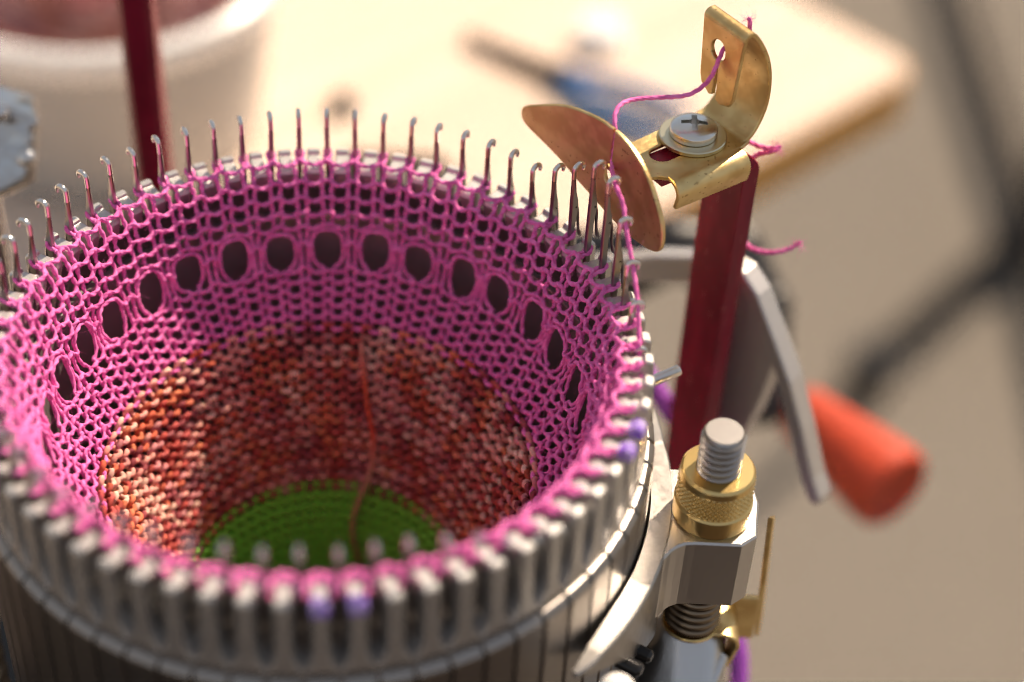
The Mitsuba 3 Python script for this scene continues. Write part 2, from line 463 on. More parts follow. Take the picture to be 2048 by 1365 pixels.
def needle_meshes(w=0.92):
    """Hook at z = 0 (top of the hook), mm, in the (r, z) plane."""
    arc = [(53.72, -9.0), (53.72, -6.0), (53.70, -3.4), (53.72, -1.9)]
    for q in np.linspace(0, 1, 14):
        a = PI - q * PI * 1.18
        arc.append((54.75 + 1.03 * math.cos(a), -1.42 + 1.05 * math.sin(a)))
    P = np.array([(r, 0, z) for r, z in arc])
    P = smooth_path(P, 40)
    rad = np.interp(np.arange(40), [0, 10, 20, 34, 39], [0.44, 0.46, 0.48, 0.42, 0.26])
    cutp = int(np.argmax(P[:, 2] > -3.0))
    hook = sweep(P[cutp - 1:], rad[cutp - 1:], 10, ref=np.tile([0, 1.0, 0], (41 - cutp, 1)))
    wire = sweep(P[:cutp], rad[:cutp] * 0.97, 10, ref=np.tile([0, 1.0, 0], (cutp, 1)))
    prof = [(53.35, -48), (54.5, -48), (54.5, -14), (54.75, -11.2), (54.9, -9.6), (54.75, -8.2), (54.3, -6.4), (54.05, -4.4), (53.95, -3.6), (53.45, -3.6), (53.35, -8)]
    V, F = slab(prof, w, 0.14)
    V = np.c_[V[:, 0], w / 2 - V[:, 2], V[:, 1]]
    stem = join(fix(wire), fix((V, F)))
    # latch, hanging open below its rivet, spoon tip turned outwards
    L = np.array([(54.6, 0, -9.6), (55.1, 0, -11.6), (55.3, 0, -14.0), (55.65, 0, -16.0), (56.1, 0, -17.2)])
    L = smooth_path(L, 14)
    lr = np.interp(np.linspace(0, 1, 14), [0, .3, .7, .86, 1], [0.36, 0.3, 0.26, 0.42, 0.16])
    latch = sweep(L, lr, 8, ref=np.tile([0, 1.0, 0], (14, 1)))
    rivet = cyl((54.35, -w / 2 - 0.05, -9.6), (54.35, w / 2 + 0.05, -9.6), 0.22, 12)
    return [(np.asarray(v) * MM, f) for v, f in (stem, latch, rivet, fix(hook))]


stem_m, latch_m, rivet_m, hook_m = needle_meshes()
hook_ply = mikit.ply(hook_m, 'needle_polish', smooth=35)
stem_ply, latch_ply, rivet_ply = mikit.ply(stem_m, 'needle_steel', smooth=35), mikit.ply(latch_m, 'needle_steel', smooth=35), mikit.ply(rivet_m, 'black_screw', smooth=35)
H = {}
for j in range(N):
    H[j] = 10.0
for j, h in zip(range(21, 42), [9.9, 12.6, 16.5, 20.0, 20.0, 15.7, 10.3, 5.5, 0.2, -2.5, -4, -5, -5.5, -5.5, -5, -4, -2.5, -0.5, 2.5, 6.0, 8.6]):
    H[j] = h
ORD = ['first', 'second', 'third', 'fourth', 'fifth', 'sixth', 'seventh', 'eighth', 'ninth', 'tenth', 'eleventh', 'twelfth', 'thirteenth', 'fourteenth', 'fifteenth', 'sixteenth', 'seventeenth', 'eighteenth', 'nineteenth', 'twentieth', 'twenty-first', 'twenty-second']
RAISED = {22: 'raised needle just left of the brass plate tip, slightly taller than the back row', 23: 'raised needle with hanging latch, first one overlapping the brass guide plate',
          24: 'tall raised needle in front of the brass guide plate, left of the pink yarn strand', 25: 'tallest raised needle, its hook holding the pink yarn below the plate slot',
          26: 'needle on the falling side right of the plate centre, second hook along the pink strand', 27: 'lower needle by the right lower end of the brass plate, third hook on the strand',
          28: 'half sunk needle on the right rim, fourth hook along the pink strand', 29: 'sunken needle on the right rim, last hook reached by the pink strand'}


def needle_label(j):
    if j in RAISED:
        return RAISED[j], None
    if j <= 21:
        return f'upright hooked needle on the back rim, {ORD[21 - j]} to the left of the raised needles', None
    if j <= 38:
        return f'lowered needle sunk between the teeth on the right front rim, {ORD[j - 30]} after the yarn strand', None
    k = j - 39
    if k < 20:
        return f'blurred needle tip in front of the knitting, {ORD[k]} from the right along the near rim', None
    return f'out of focus needle at the far left edge, {ORD[k - 20]} of the leftmost five', None


for j in range(N):
    lab, grp = needle_label(j)
    key = thing('latch_needle', lab, 'latch needle', grp)
    jr = rng.normal(0, 1, 3)
    M = T().rotate([0, 0, 1], math.degrees(az(j))).translate([0, 0, H[j] * MM + 0.0002 * jr[0]])
    M = M @ T().translate([0.054, 0, -0.012]).rotate([1, 0, 0], 0.9 * jr[1]).rotate([0, 1, 0], 0.6 * jr[2]).translate([-0.054, 0, 0.012])
    for nm, pl in (('stem', stem_ply), ('hook', hook_ply), ('latch', latch_ply), ('rivet', rivet_ply)):
        scene[f'{key}__{nm}'] = {**pl, 'to_world': M}

# ------------------------------------------------------------------ knitted tube
from scipy.interpolate import PchipInterpolator
PR = np.array([(58.5, 1.5), (56.6, 1.3), (55.6, 0.75), (54.2, 0.25), (52.6, 0.05), (51.2, -0.15), (50.35, -0.8), (49.9, -2.0), (48.8, -6), (47.4, -12), (44.9, -20.2), (38.3, -30), (33.4, -41), (29.6, -51), (26.8, -60), (24.6, -72), (23.4, -84), (22.6, -100), (22, -120)])
dv = np.r_[0, np.cumsum(np.linalg.norm(np.diff(PR, axis=0), axis=1))]
V0 = dv[6]
prof_r, prof_z = PchipInterpolator(dv - V0, PR[:, 0]), PchipInterpolator(dv - V0, PR[:, 1])     # distance down from the rim, mm


def surf(u, s, w):
    """u: stitch number (turning with az), s: mm down the fabric from the rim, w: mm towards the inside."""
    th = PI / 2 + PHASE - (u - 13) * ST
    r, z = prof_r(s), prof_z(s)
    dr_, dz_ = prof_r(s + 0.05) - prof_r(s - 0.05), prof_z(s + 0.05) - prof_z(s - 0.05)
    l = np.hypot(dr_, dz_); nr, nz = dz_ / l, -dr_ / l          # to the inside
    rr, zz = r + nr * w, z + nz * w
    c, sn = np.cos(th), np.sin(th)
    return np.stack([rr * c, rr * sn, zz], -1), np.stack([nr * c, nr * sn, nz], -1)


def hole_push(u, s, sc, a, b):
    """Opens an eyelet between every other pair of stitches."""
    U, S = u.copy(), s.copy()
    base = np.floor(u / 2) * 2
    for o in (-1, 1, 3):
        uc = base + o
        uc = uc + 0.12 * np.sin(uc * 1.7)
        sco = sc + 0.35 * np.sin(uc * 2.3 + 1)
        ao, bo = a * (1 + 0.10 * np.sin(uc * 3.1)), b * (1 + 0.07 * np.sin(uc * 1.3 + 2))
        du, ds = (u - uc) / ao, (s - sco) / bo
        q = (np.abs(du) ** 2.7 + np.abs(ds) ** 2.7) ** (1 / 2.7) + 1e-6
        k = (q ** 4 + 1) ** (1 / 4) / q - 1
        k = k * np.exp(-np.maximum(0, q - 1.0) * 3.0)
        U += (u - uc) * k
        S += (s - sco) * k
    return U, S


def course(s_bot, s_top, A=0.13, B=0.05, D=0.42, nst=44, jit=0.1, seed=0, over=0.75, eyelets=False, w0=0.0, first=False):
    g = np.random.default_rng(seed)
    n = N * nst
    t = np.arange(n) / nst * 2 * PI
    st = np.arange(n) / nst
    ju, js, jl = [g.normal(0, jit, N) for _ in range(3)]

    def per(x):     # smooth per-stitch jitter
        i = np.floor(st).astype(int); f = st - i
        f = f * f * (3 - 2 * f)
        return x[i % N] * (1 - f) + x[(i + 1) % N] * f
    u = t / (2 * PI) + A * np.sin(2 * t) + B * np.sin(t) + 0.22 * per(ju)
    head = (1 - np.cos(t)) / 2
    head = 0.85 * head + 0.15 * head * head * (3 - 2 * head)
    if first:
        head = head ** 0.8
    s = s_bot + (s_top - over - s_bot) * head + per(js) * 1.4 + per(jl) * 1.4 * head
    w = D * np.cos(2 * t) + w0
    u = u - 0.5
    if eyelets:
        u, s = hole_push(u, s, 16.3, 0.64, 4.0)
    if first:
        u = u + 0.10 * head * np.sin(t)
        w = np.where(head > 0.5, w + 0.25, w)
    P, nrm = surf(u, s, w)
    return P * MM, nrm


tube_key = thing('knitted_tube', 'knitted tube hanging inside the cylinder: magenta lace, mottled red, then green', 'knitting')
# distances down from the rim of the lowest point of each pink course
pink = [-0.7, 2.9, 6.1, 9.2, 12.1, 15.6, 20.7, 23.2, 25.3, 27.6, 29.8, 31.9]
pk = tube_key + '__lace_section'
for i, s in enumerate(pink):
    top = pink[i - 1] if i else -4.6
    P, nrm = course(s, top, A=0.118, B=0.07 if i else 0.11, D=0.42, nst=44, jit=0.065, seed=100 + i, over=0.9 if i else 0.0, eyelets=True, first=(i == 0))
    part(pk, 'course', sweep(P, (0.385 if i < 4 else 0.36) * MM, 12, ref=nrm, closed=True, lobes=2, amp=0.27, twist=290, phase=i), 'pink_yarn', smooth=True)


def fuzz(P, nrm_, r, count, seed, length=(0.7, 2.0), rad=0.016):
    """Fine loose fibres standing off a strand, all in one mesh."""
    g = np.random.default_rng(seed)
    i = g.integers(2, len(P) - 2, count)
    t = P[i + 1] - P[i - 1]; t /= np.linalg.norm(t, axis=1, keepdims=True) + 1e-12
    o = g.normal(0, 1, (count, 3)); o -= t * (o * t).sum(1, keepdims=True); o /= np.linalg.norm(o, axis=1, keepdims=True)
    L = g.uniform(*length, count)[:, None] * MM
    side = g.normal(0, 0.5, (count, 3)) + t * g.choice([-1, 1], (count, 1))
    V, k = [], 5
    q = np.linspace(0, 1, k)
    C = np.stack([P[i] + o * r * MM * 0.9 + o * L * (qq * (1 - 0.45 * qq)) + side * L * 0.55 * qq ** 2 for qq in q], 1)
    d = np.gradient(C, axis=1); d /= np.linalg.norm(d, axis=2, keepdims=True) + 1e-12
    a = np.cross(d, t[:, None]); a /= np.linalg.norm(a, axis=2, keepdims=True) + 1e-12
    b = np.cross(d, a)
    rr = rad * MM * np.linspace(1, 0.5, k)[None, :, None]
    ring = np.stack([C + rr * (math.cos(w_) * a + math.sin(w_) * b) for w_ in (0, 2.1, 4.2)], 2)
    f = grid_faces(k, 3)
    F = (f[None] + (np.arange(count) * k * 3)[:, None, None]).reshape(-1, 3)
    return ring.reshape(-1, 3), F


FZ = join(*[fuzz(*course(s_, pink[i_ - 1] if i_ else -4.6, A=0.118, B=0.07 if i_ else 0.11, D=0.42, nst=44, jit=0.065, seed=100 + i_, over=0.9 if i_ else 0.0, eyelets=True, first=(i_ == 0)), 0.40, 420, 900 + i_) for i_, s_ in enumerate(pink)])
part(pk, 'fuzz', FZ, 'pink_yarn', smooth=False, kind='stuff', label='fine loose fibres of the magenta yarn')
labels[pk] = {'label': 'loose magenta lace knitting with a ring of oval eyelets'}
PAL = np.array([(0.27, 0.020, 0.020), (0.16, 0.016, 0.040), (0.40, 0.070, 0.030), (0.55, 0.16, 0.07), (0.60, 0.29, 0.25), (0.66, 0.46, 0.37), (0.46, 0.19, 0.21), (0.32, 0.045, 0.050)])


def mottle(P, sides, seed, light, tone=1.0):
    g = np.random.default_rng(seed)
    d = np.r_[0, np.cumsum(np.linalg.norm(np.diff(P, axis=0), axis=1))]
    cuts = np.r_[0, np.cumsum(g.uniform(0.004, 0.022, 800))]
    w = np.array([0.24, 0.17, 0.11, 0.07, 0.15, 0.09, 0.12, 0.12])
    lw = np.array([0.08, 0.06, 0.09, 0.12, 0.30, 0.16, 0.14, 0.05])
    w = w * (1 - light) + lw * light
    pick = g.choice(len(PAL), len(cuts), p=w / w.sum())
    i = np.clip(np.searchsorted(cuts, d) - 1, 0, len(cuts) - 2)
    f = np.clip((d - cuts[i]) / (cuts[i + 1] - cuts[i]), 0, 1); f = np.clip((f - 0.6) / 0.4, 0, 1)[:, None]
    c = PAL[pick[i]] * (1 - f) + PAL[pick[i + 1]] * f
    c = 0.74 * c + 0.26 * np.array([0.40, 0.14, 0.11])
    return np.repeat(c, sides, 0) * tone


mk = tube_key + '__mottled_section'
rows = [34.2]
while rows[-1] < 64.2:
    rows.append(rows[-1] + 2.42)
for i, s in enumerate(rows):
    top = rows[i - 1] if i else pink[-1]
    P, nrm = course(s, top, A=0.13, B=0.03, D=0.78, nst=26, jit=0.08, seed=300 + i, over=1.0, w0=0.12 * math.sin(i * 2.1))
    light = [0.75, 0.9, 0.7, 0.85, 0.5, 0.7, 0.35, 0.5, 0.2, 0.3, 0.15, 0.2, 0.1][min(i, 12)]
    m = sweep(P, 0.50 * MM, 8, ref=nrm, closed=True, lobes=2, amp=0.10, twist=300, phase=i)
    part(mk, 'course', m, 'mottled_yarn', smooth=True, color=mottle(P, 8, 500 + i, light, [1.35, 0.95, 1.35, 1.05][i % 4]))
labels[mk] = {'label': 'denser knitting of mottled red, orange, salmon and cream yarn'}
gk = tube_key + '__green_section'
grows = [rows[-1] + 2.3]
while grows[-1] < 98:
    grows.append(grows[-1] + 2.6)
for i, s in enumerate(grows):
    top = grows[i - 1] if i else rows[-1]
    P, nrm = course(s, top, A=0.13, B=0.02, D=0.85, nst=24, jit=0.06, seed=700 + i, over=0.9)
    part(gk, 'course', sweep(P, 0.47 * MM, 7, ref=nrm, closed=True), 'green_yarn', smooth=True)
labels[gk] = {'label': 'plain green knitting at the bottom of the tube'}

# ------------------------------------------------------------------ the yarn carrier: red post and brass guide
CA = math.radians(36.5)
er, et, ez = np.array([math.cos(CA), math.sin(CA), 0]), np.array([math.sin(CA), -math.cos(CA), 0]), np.array([0, 0, 1.0])


def W(r, t, z):
    return (er * np.asarray(r, float)[..., None] + et * np.asarray(t, float)[..., None] + ez * np.asarray(z, float)[..., None]) * MM


def rtz(mesh):
    """Mesh given in (r, t, z) mm -> world."""
    v, f = mesh
    return fix((W(v[:, 0], v[:, 1], v[:, 2]), f))


def sheet(profile, lo, hi, th, nrm_side=1):
    """Bent strip: profile (n x 2: r, z), lo/hi (n): edges across (t), thickness th."""
    p = np.asarray(profile, float); n = len(p)
    t = np.gradient(p, axis=0); t /= np.linalg.norm(t, axis=1, keepdims=True)
    nn = np.stack([-t[:, 1], t[:, 0]], 1) * th / 2
    lo, hi = np.broadcast_to(lo, (n,)), np.broadcast_to(hi, (n,))
    b = min(0.18, th / 3)
    ring = []
    for q, tt, e in ((p + nn, lo, b), (p + nn * (1 - 2 * b / th), lo, 0), (p - nn * (1 - 2 * b / th), lo, 0), (p - nn, lo, b), (p - nn, hi, -b), (p - nn * (1 - 2 * b / th), hi, 0), (p + nn * (1 - 2 * b / th), hi, 0), (p + nn, hi, -b)):
        ring.append(np.stack([q[:, 0], tt + e, q[:, 1]], -1))
    V = np.stack(ring, 1).reshape(-1, 3)
    F = grid_faces(n, 8, False, True)
    caps = [[0, 1, 2], [0, 2, 3], [0, 3, 4], [0, 4, 7], [4, 5, 6], [4, 6, 7]]
    F = np.vstack([F, np.array(caps), np.array(caps)[:, ::-1] + (n - 1) * 8])
    return V, F


car = thing('yarn_carrier', 'brass yarn guide screwed on top of a dark red flat post', 'yarn carrier')
# post: flat bar, bent over at the top into a tab under the brass
pp = [(69.0, 11.0), (74, 11.0), (80, 11.0), (83.4, 10.9)]
for q in np.linspace(0.1, 1, 7):
    a = PI / 2 * (1 - q)
    pp.append((83.4 + 2.7 * math.cos(a), 8.2 + 2.7 * math.sin(a)))
pp += [(86.1, 4), (86.1, -20), (86.1, -45), (86.1, -70), (86.1, -95)]
part(car, 'post', rtz(sheet(pp, 0.2, np.r_[[5.6, 5.6, 6.4], np.linspace(7.4, 10.5, 6), [10.6] * (len(pp) - 9)], 3.9)), 'red_paint', smooth=40)
# guide plate: leaf shaped, standing across the radius, slit from the top edge to an eye
leaf = np.array([(-23.2, 12.0), (-22.9, 13.6), (-21.2, 14.9), (-17.3, 17.2), (-12.1, 19.9), (-6.8, 21.6), (-1.6, 22.7), (3.1, 22.9), (7.4, 22.2), (11.7, 20.2), (15.2, 17.1), (17.8, 13.8), (18.7, 11.2), (18.7, 8.6), (17.6, 6.9), (14.2, 5.4), (8.7, 4.5), (1.7, 4.9), (-3.3, 5.8), (-8, 6.8), (-11.5, 7.9), (-19.6, 9.7), (-22.4, 10.7)])
lp = Polygon(smooth_path(leaf, 110, closed=True))
slit = Polygon([(1.75, 30), (2.15, 30), (2.05, 15.2), (1.6, 15.2)])
eye = affinity.scale(Point(2.0, 13.2).buffer(2.0, 12), 0.85, 1.15)
lp = lp.difference(slit).difference(eye)
if lp.geom_type != 'Polygon':
    lp = max(lp.geoms, key=lambda g: g.area)


def densify(poly, step):
    from shapely import segmentize
    return segmentize(poly, step)


lp = densify(lp, 1.2)
V, F = slab(lp, 0.95, 0.2)
# fine mesh so that the plate can be bowed around the ring
m = trimesh.Trimesh(V, F, process=False)
V, F = trimesh.remesh.subdivide_to_size(m.vertices, m.faces, 2.5, max_iter=8)
bow = 0.0030 * (V[:, 0] + 2) ** 2
part(car, 'guide_plate', rtz((np.c_[59.4 - bow + V[:, 2], V[:, 0], V[:, 1]], F)), 'brass', smooth=28)
# arm with a slot, front edge rolled down
arm = Polygon([(60.2, -2.6), (68, -3.2), (87.5, -4.6), (87.5, 7.6), (84.5, 8.6), (67.6, 8.9), (66.9, 8.3), (66.0, 7.5), (64.6, 6.9), (62.6, 6.6), (60.2, 6.6)])
slot = LineString([(70.6, 2.6), (80, 2.2)]).buffer(2.15, 10)
arm = densify(arm.buffer(-0.4).buffer(0.4).difference(slot), 1.2)
V, F = slab(arm, 0.9, 0.15)
part(car, 'arm', rtz((np.c_[V[:, 0], V[:, 1], V[:, 2] + 13.05], F)), 'brass', smooth=28)
# rolled flange along the arm's front edge
fl = [(8.55, 13.52)]
for q in np.linspace(0, 1, 9):
    a = PI / 2 - q * PI / 2 * 1.15
    fl.append((9.2 + 2.4 * math.cos(a), 11.1 + 2.4 * math.sin(a)))
fl.append((11.15, 8.7))
fm = sheet(fl, 67.3, 84.3, 0.9)
part(car, 'rolled_flange', rtz((fm[0][:, [1, 0, 2]], fm[1])), 'brass', smooth=40)
# strip bent up into a C behind the screw, folded over at the top
cp = smooth_path(np.array([(85.2, 13.5), (87.0, 14.0), (88.6, 15.8), (90.0, 19.2), (90.3, 23.5), (89.4, 28.6), (87.4, 33.0), (85.0, 36.3), (84.2, 36.95)]), 40)
s_ = np.linspace(0, 1, 40)
part(car, 'curved_strip', rtz(sheet(cp, np.interp(s_, [0, .5, 1], [-4.7, -4.4, -3.5]), np.interp(s_, [0, .25, .6, 1], [7.6, 7.6, 7.7, 7.5]), 0.95)), 'brass', smooth=40)
fp = [(84.3, 36.9)]
for q in np.linspace(0, 1, 7):
    a = PI / 2 + q * PI / 2
    fp.append((83.7 + 0.95 * math.cos(a), 36.0 + 0.95 * math.sin(a)))
part(car, 'fold', rtz(sheet(fp, -3.5, 7.5, 0.95)), 'brass', smooth=40)
tab = Polygon([(-4.55, 36.1), (6.35, 36.1), (5.5, 23.3), (4.7, 21.7), (2.2, 20.9), (1.15, 21.4), (0.75, 27.8), (0.5, 27.8), (0.15, 21.9), (-0.7, 21.5), (-3.0, 22.9), (-3.6, 24.5)])
tab = densify(tab.difference(affinity.scale(Point(0.25, 31.2).buffer(2.05, 14), 0.92, 1.0)), 1.0)
V, F = slab(tab, 0.95, 0.16)
part(car, 'eyelet_tab', rtz((np.c_[82.27 + V[:, 2], V[:, 0] + 1.1, V[:, 1]], F)), 'brass', smooth=28)
# washer and cross-head screw
sc0 = np.array([78.6, 1.7])


def at_screw(mesh, z):
    v, f = mesh
    return rtz((np.c_[v[:, 0] + sc0[0], v[:, 1] + sc0[1], v[:, 2] + z], f))


part(car, 'washer', at_screw(fix(lathe([(2.2, 0), (6.05, 0), (6.2, 0.15), (6.2, 0.75), (6.0, 0.95), (2.2, 0.95)], 72, closed_profile=True)), 14.0), 'yellow_zinc', smooth=35)
head = [(0, 0.0), (3.9, 0.0), (4.35, 0.15), (4.42, 0.35), (4.42, 1.25), (4.25, 1.6), (3.7, 2.0), (2.7, 2.35), (1.4, 2.55), (0, 2.6)]
hv, hf = fix(lathe(head, 64))
hm = trimesh.Trimesh(hv, hf); hm.merge_vertices()
hman = m3.Manifold(m3.Mesh(np.asarray(hm.vertices, np.float32), np.asarray(hm.faces, np.uint32)))
ca = m3.CrossSection([np.array([(-2.15, -0.45), (2.15, -0.45), (2.15, 0.45), (-2.15, 0.45)])]) + m3.CrossSection([np.array([(-0.45, -2.15), (0.45, -2.15), (0.45, 2.15), (-0.45, 2.15)])]) + m3.CrossSection.circle(0.9, 20)
cut = m3.Manifold.extrude(ca, 3.0, scale_top=(1.2, 1.2)).rotate((0, 0, 38)).translate((0, 0, 0.6))
hman = hman - cut
hm = hman.to_mesh()
part(car, 'screw', at_screw((np.asarray(hm.vert_properties[:, :3], float), np.asarray(hm.tri_verts)), 14.97), 'zinc', smooth=30)
part(car, 'screw_nut', rtz((lambda mm: (mm[0] + np.array([sc0[0], sc0[1], 6.0]), mm[1]))(fix(lathe([(0, 0), (3.6, 0), (4, .3), (4, 2.6), (3.6, 3.0), (0, 3)], 6)))), 'zinc', smooth=20)

# ------------------------------------------------------------------ yarn strands
def yarn(name, pts, label, cat='yarn', r=0.45, n=240, m='pink_yarn', frayed=True):
    P = smooth_path(np.asarray(pts, float), n)
    g = np.random.default_rng(len(pts) + n)
    rad = np.full(n, r * MM) * (1 - 0.45 * np.exp(-np.minimum(np.arange(n), np.arange(n)[::-1]) / 5.0))
    d = np.minimum(np.arange(n), np.arange(n)[::-1])
    key = thing(name, label, cat)
    ends = [(P[:7][::-1], 1), (P[-7:], 2)]
    part(key, 'fuzz', join(fuzz(P, None, r, n // 2, n + 3), *[fuzz(e_ + 0.0, None, r * 0.6, 22, n + 7 + k_, (1.5, 3.2), 0.03) for e_, k_ in ends]), m, smooth=False, kind='stuff')
    scene[key] = mikit.ply(sweep(P, rad, 14, lobes=3, amp=0.16, twist=190), m, smooth=True)
    return key


def hook_pt(j, dr_=0.0, dz=0.0):
    a = az(j); r = 54.75 + dr_
    return np.array([r * math.cos(a), r * math.sin(a), H[j] - 1.6 + dz]) * MM


feed = [W(86.0, 4.0, 38.0), W(86.5, 3.9, 36.9), W(86.6, 3.4, 33.6), W(85.0, 1.8, 32.4), W(83.0, 2.1, 31.9), W(81.5, 2.5, 29.7), W(80.0, 2.6, 26.8), W(78.0, 1.9, 24.6), W(76.0, 1.0, 23.7), W(73.0, -0.9, 23.3), W(70.0, -2.6, 23.2),
        W(65.0, -2.3, 24.3), W(62.0, -1.0, 24.2), W(60.6, 0.6, 23.2), W(60.0, 1.9, 20.8), W(59.8, 1.98, 17.0), W(59.0, 2.9, 15.6), W(57.0, 5.8, 16.4), hook_pt(25, 0.1, 0.1), 0.5 * (hook_pt(25) + hook_pt(26)) + np.array([0.0005, 0, 0]), hook_pt(26), hook_pt(27), hook_pt(28), hook_pt(29), hook_pt(30, 0.3, 1.0)]
yarn('working_yarn', feed, 'magenta plied strand running from the brass tab through the plate slit to the needles', r=0.385, n=700)


def mmpts(*p):
    return [np.array(q) * MM for q in p]


yarn('loose_yarn_end', mmpts((71.5, 53.5, 12.6), (73.5, 51.9, 10.7), (75.8, 51.8, 9.2), (78.5, 50.4, 9.1), (81.1, 49.0, 10.6)), 'short magenta yarn end sticking out right below the brass strip', n=90)
yarn('loose_yarn_end', mmpts((80.6, 48.9, 10.2), (79.9, 49.4, 9.2), (77.9, 51.3, 7.1), (76.5, 55.1, 2.3), (74.9, 57.9, -3.3), (75.5, 56.0, -8.0)), 'magenta strand curling back behind the top of the red post', n=90)
yarn('loose_yarn_end', mmpts((74.9, 56.5, -10.0), (76.2, 52.0, -12.3), (78.4, 48.3, -12.9), (81.9, 45.3, -11.6), (84.9, 44.2, -9.8), (87.0, 43.7, -7.3)), 'loose magenta yarn end curving up to the right of the red post', n=90)
zg = np.linspace(-14, -100, 400)
sg_ = np.linspace(14, 110, 900)
r_at_z = lambda z_: float(np.interp(-z_, -prof_z(sg_), prof_r(sg_)))
tail = []
for x_, z_ in ((4.4, -31.0), (4.6, -33.5), (5.2, -38.0), (6.0, -43.5), (7.2, -49.0), (7.1, -54.0), (5.8, -59.0), (3.9, -65.0), (3.2, -71.0), (4.4, -78.0), (6, -90)):
    rr_ = r_at_z(z_) - 2.0
    tail.append(np.array([x_, math.sqrt(rr_ ** 2 - x_ ** 2), z_]) * MM)
P = smooth_path(np.array(tail), 200)
tw = sweep(P, 0.50 * MM, 10, lobes=2, amp=0.12, twist=220)
tc = np.array([(0.55, 0.28, 0.22), (0.50, 0.10, 0.05), (0.55, 0.07, 0.04), (0.52, 0.27, 0.20), (0.50, 0.25, 0.18), (0.34, 0.15, 0.10), (0.28, 0.12, 0.08)])
q = np.linspace(0, 6, 200)
col = np.stack([np.interp(q, np.arange(7), tc[:, i]) for i in range(3)], 1)
col = np.vstack([np.repeat(col, 10, 0), col[:1], col[-1:]])
solo('hanging_yarn_tail', tw, 'mottled_yarn', 'salmon yarn tail hanging down inside the knitted tube', 'yarn', smooth=True, color=col)

# ------------------------------------------------------------------ cam shell with its adjusting block, stud and knurled nut
cam = thing('cam_shell', 'steel cam ring segment hugging the cylinder, with block, threaded stud and brass nut', 'cam shell')
A_ = np.linspace(-43, 16, 120)
ri = np.interp(A_, [-43, -38, -33, -28, 6, 12, 16], [61.6, 60.3, 59.5, 59.2, 59.2, 60.3, 62.7])
ro = np.interp(A_, [-43, -40, 8, 16], [62.6, 63.2, 63.2, 62.9])
zt = np.interp(A_, [-43, -38, 10, 16], [-30.6, -30, -30, -27.5])
zb = np.interp(A_, [-43, -40, -33, -25, -17, -11, 0, 16], [-31.6, -33.2, -37.8, -45.6, -51.5, -57, -60, -60])
ring = []
c_ = np.radians(A_)
for r, z in ((ri, zt), (ro - 0.35, zt), (ro, zt - 0.35), (ro, zb + 0.3), (ro - 0.3, zb), (ri, zb)):
    ring.append(np.stack([r * np.cos(c_), r * np.sin(c_), z], -1))
V = np.stack(ring, 1).reshape(-1, 3) * MM
F = np.vstack([grid_faces(120, 6), [[0, 1, 2], [0, 2, 3], [0, 3, 4], [0, 4, 5]], np.array([[0, 2, 1], [0, 3, 2], [0, 4, 3], [0, 5, 4]]) + 119 * 6])
part(cam, 'cam_ring', fix((V, F)), 'steel', smooth=30)
BX, BY = 69.6, -6.1
blk = Polygon([(60.4, -17.6), (61.2, -16.9), (62.2, -15.5), (63.4, -14.4), (64.8, -13.7), (66.5, -13.5), (74.6, -13.5), (77.4, -11.2), (78.4, -3.0), (77.6, 2.6), (75.5, 4.5), (62.6, 4.5), (62.6, -8), (61.0, -14.5)])
blk = blk.buffer(-0.25).buffer(0.25, quad_segs=6)
V, F = slab(densify(blk, 2.0), 16.4, 0.35)
# hollow out under the left part of the block
part(cam, 'block', fix(((V + np.array([0, 0, -46.5])) * MM, F)), 'machined', smooth=25)
# threaded stud
n = 1400
PITCH_ = 0.0015
turns = 0.0225 / PITCH_
tt = np.linspace(0, turns * 2 * PI, n)
TP = np.stack([3.55 * MM * np.cos(tt), 3.55 * MM * np.sin(tt), tt / (2 * PI) * PITCH_], -1)
sides = 4
rv = np.stack([np.cos(tt), np.sin(tt), 0 * tt], -1)
up_ = np.array([0, 0, 1.0])
ringv = np.stack([TP - rv * 0.55 * MM + up_ * 0.0007, TP + rv * 0.36 * MM + up_ * 0.00013, TP + rv * 0.36 * MM - up_ * 0.00013, TP - rv * 0.55 * MM - up_ * 0.0007], 1).reshape(-1, 3)
thread = (ringv, grid_faces(n, 4))
core = fix(lathe(np.array([(0, -0.0355), (3.05e-3, -0.0355), (3.05e-3, 0.0221), (3.6e-3, 0.0224), (3.6e-3, 0.0228), (3.2e-3, 0.0234), (0, 0.0234)]), 64))
sm = join(core, fix(thread))
part(cam, 'stud', (sm[0] + np.array([BX, BY, -33.2]) * MM, sm[1]), 'stud_steel', smooth=30)
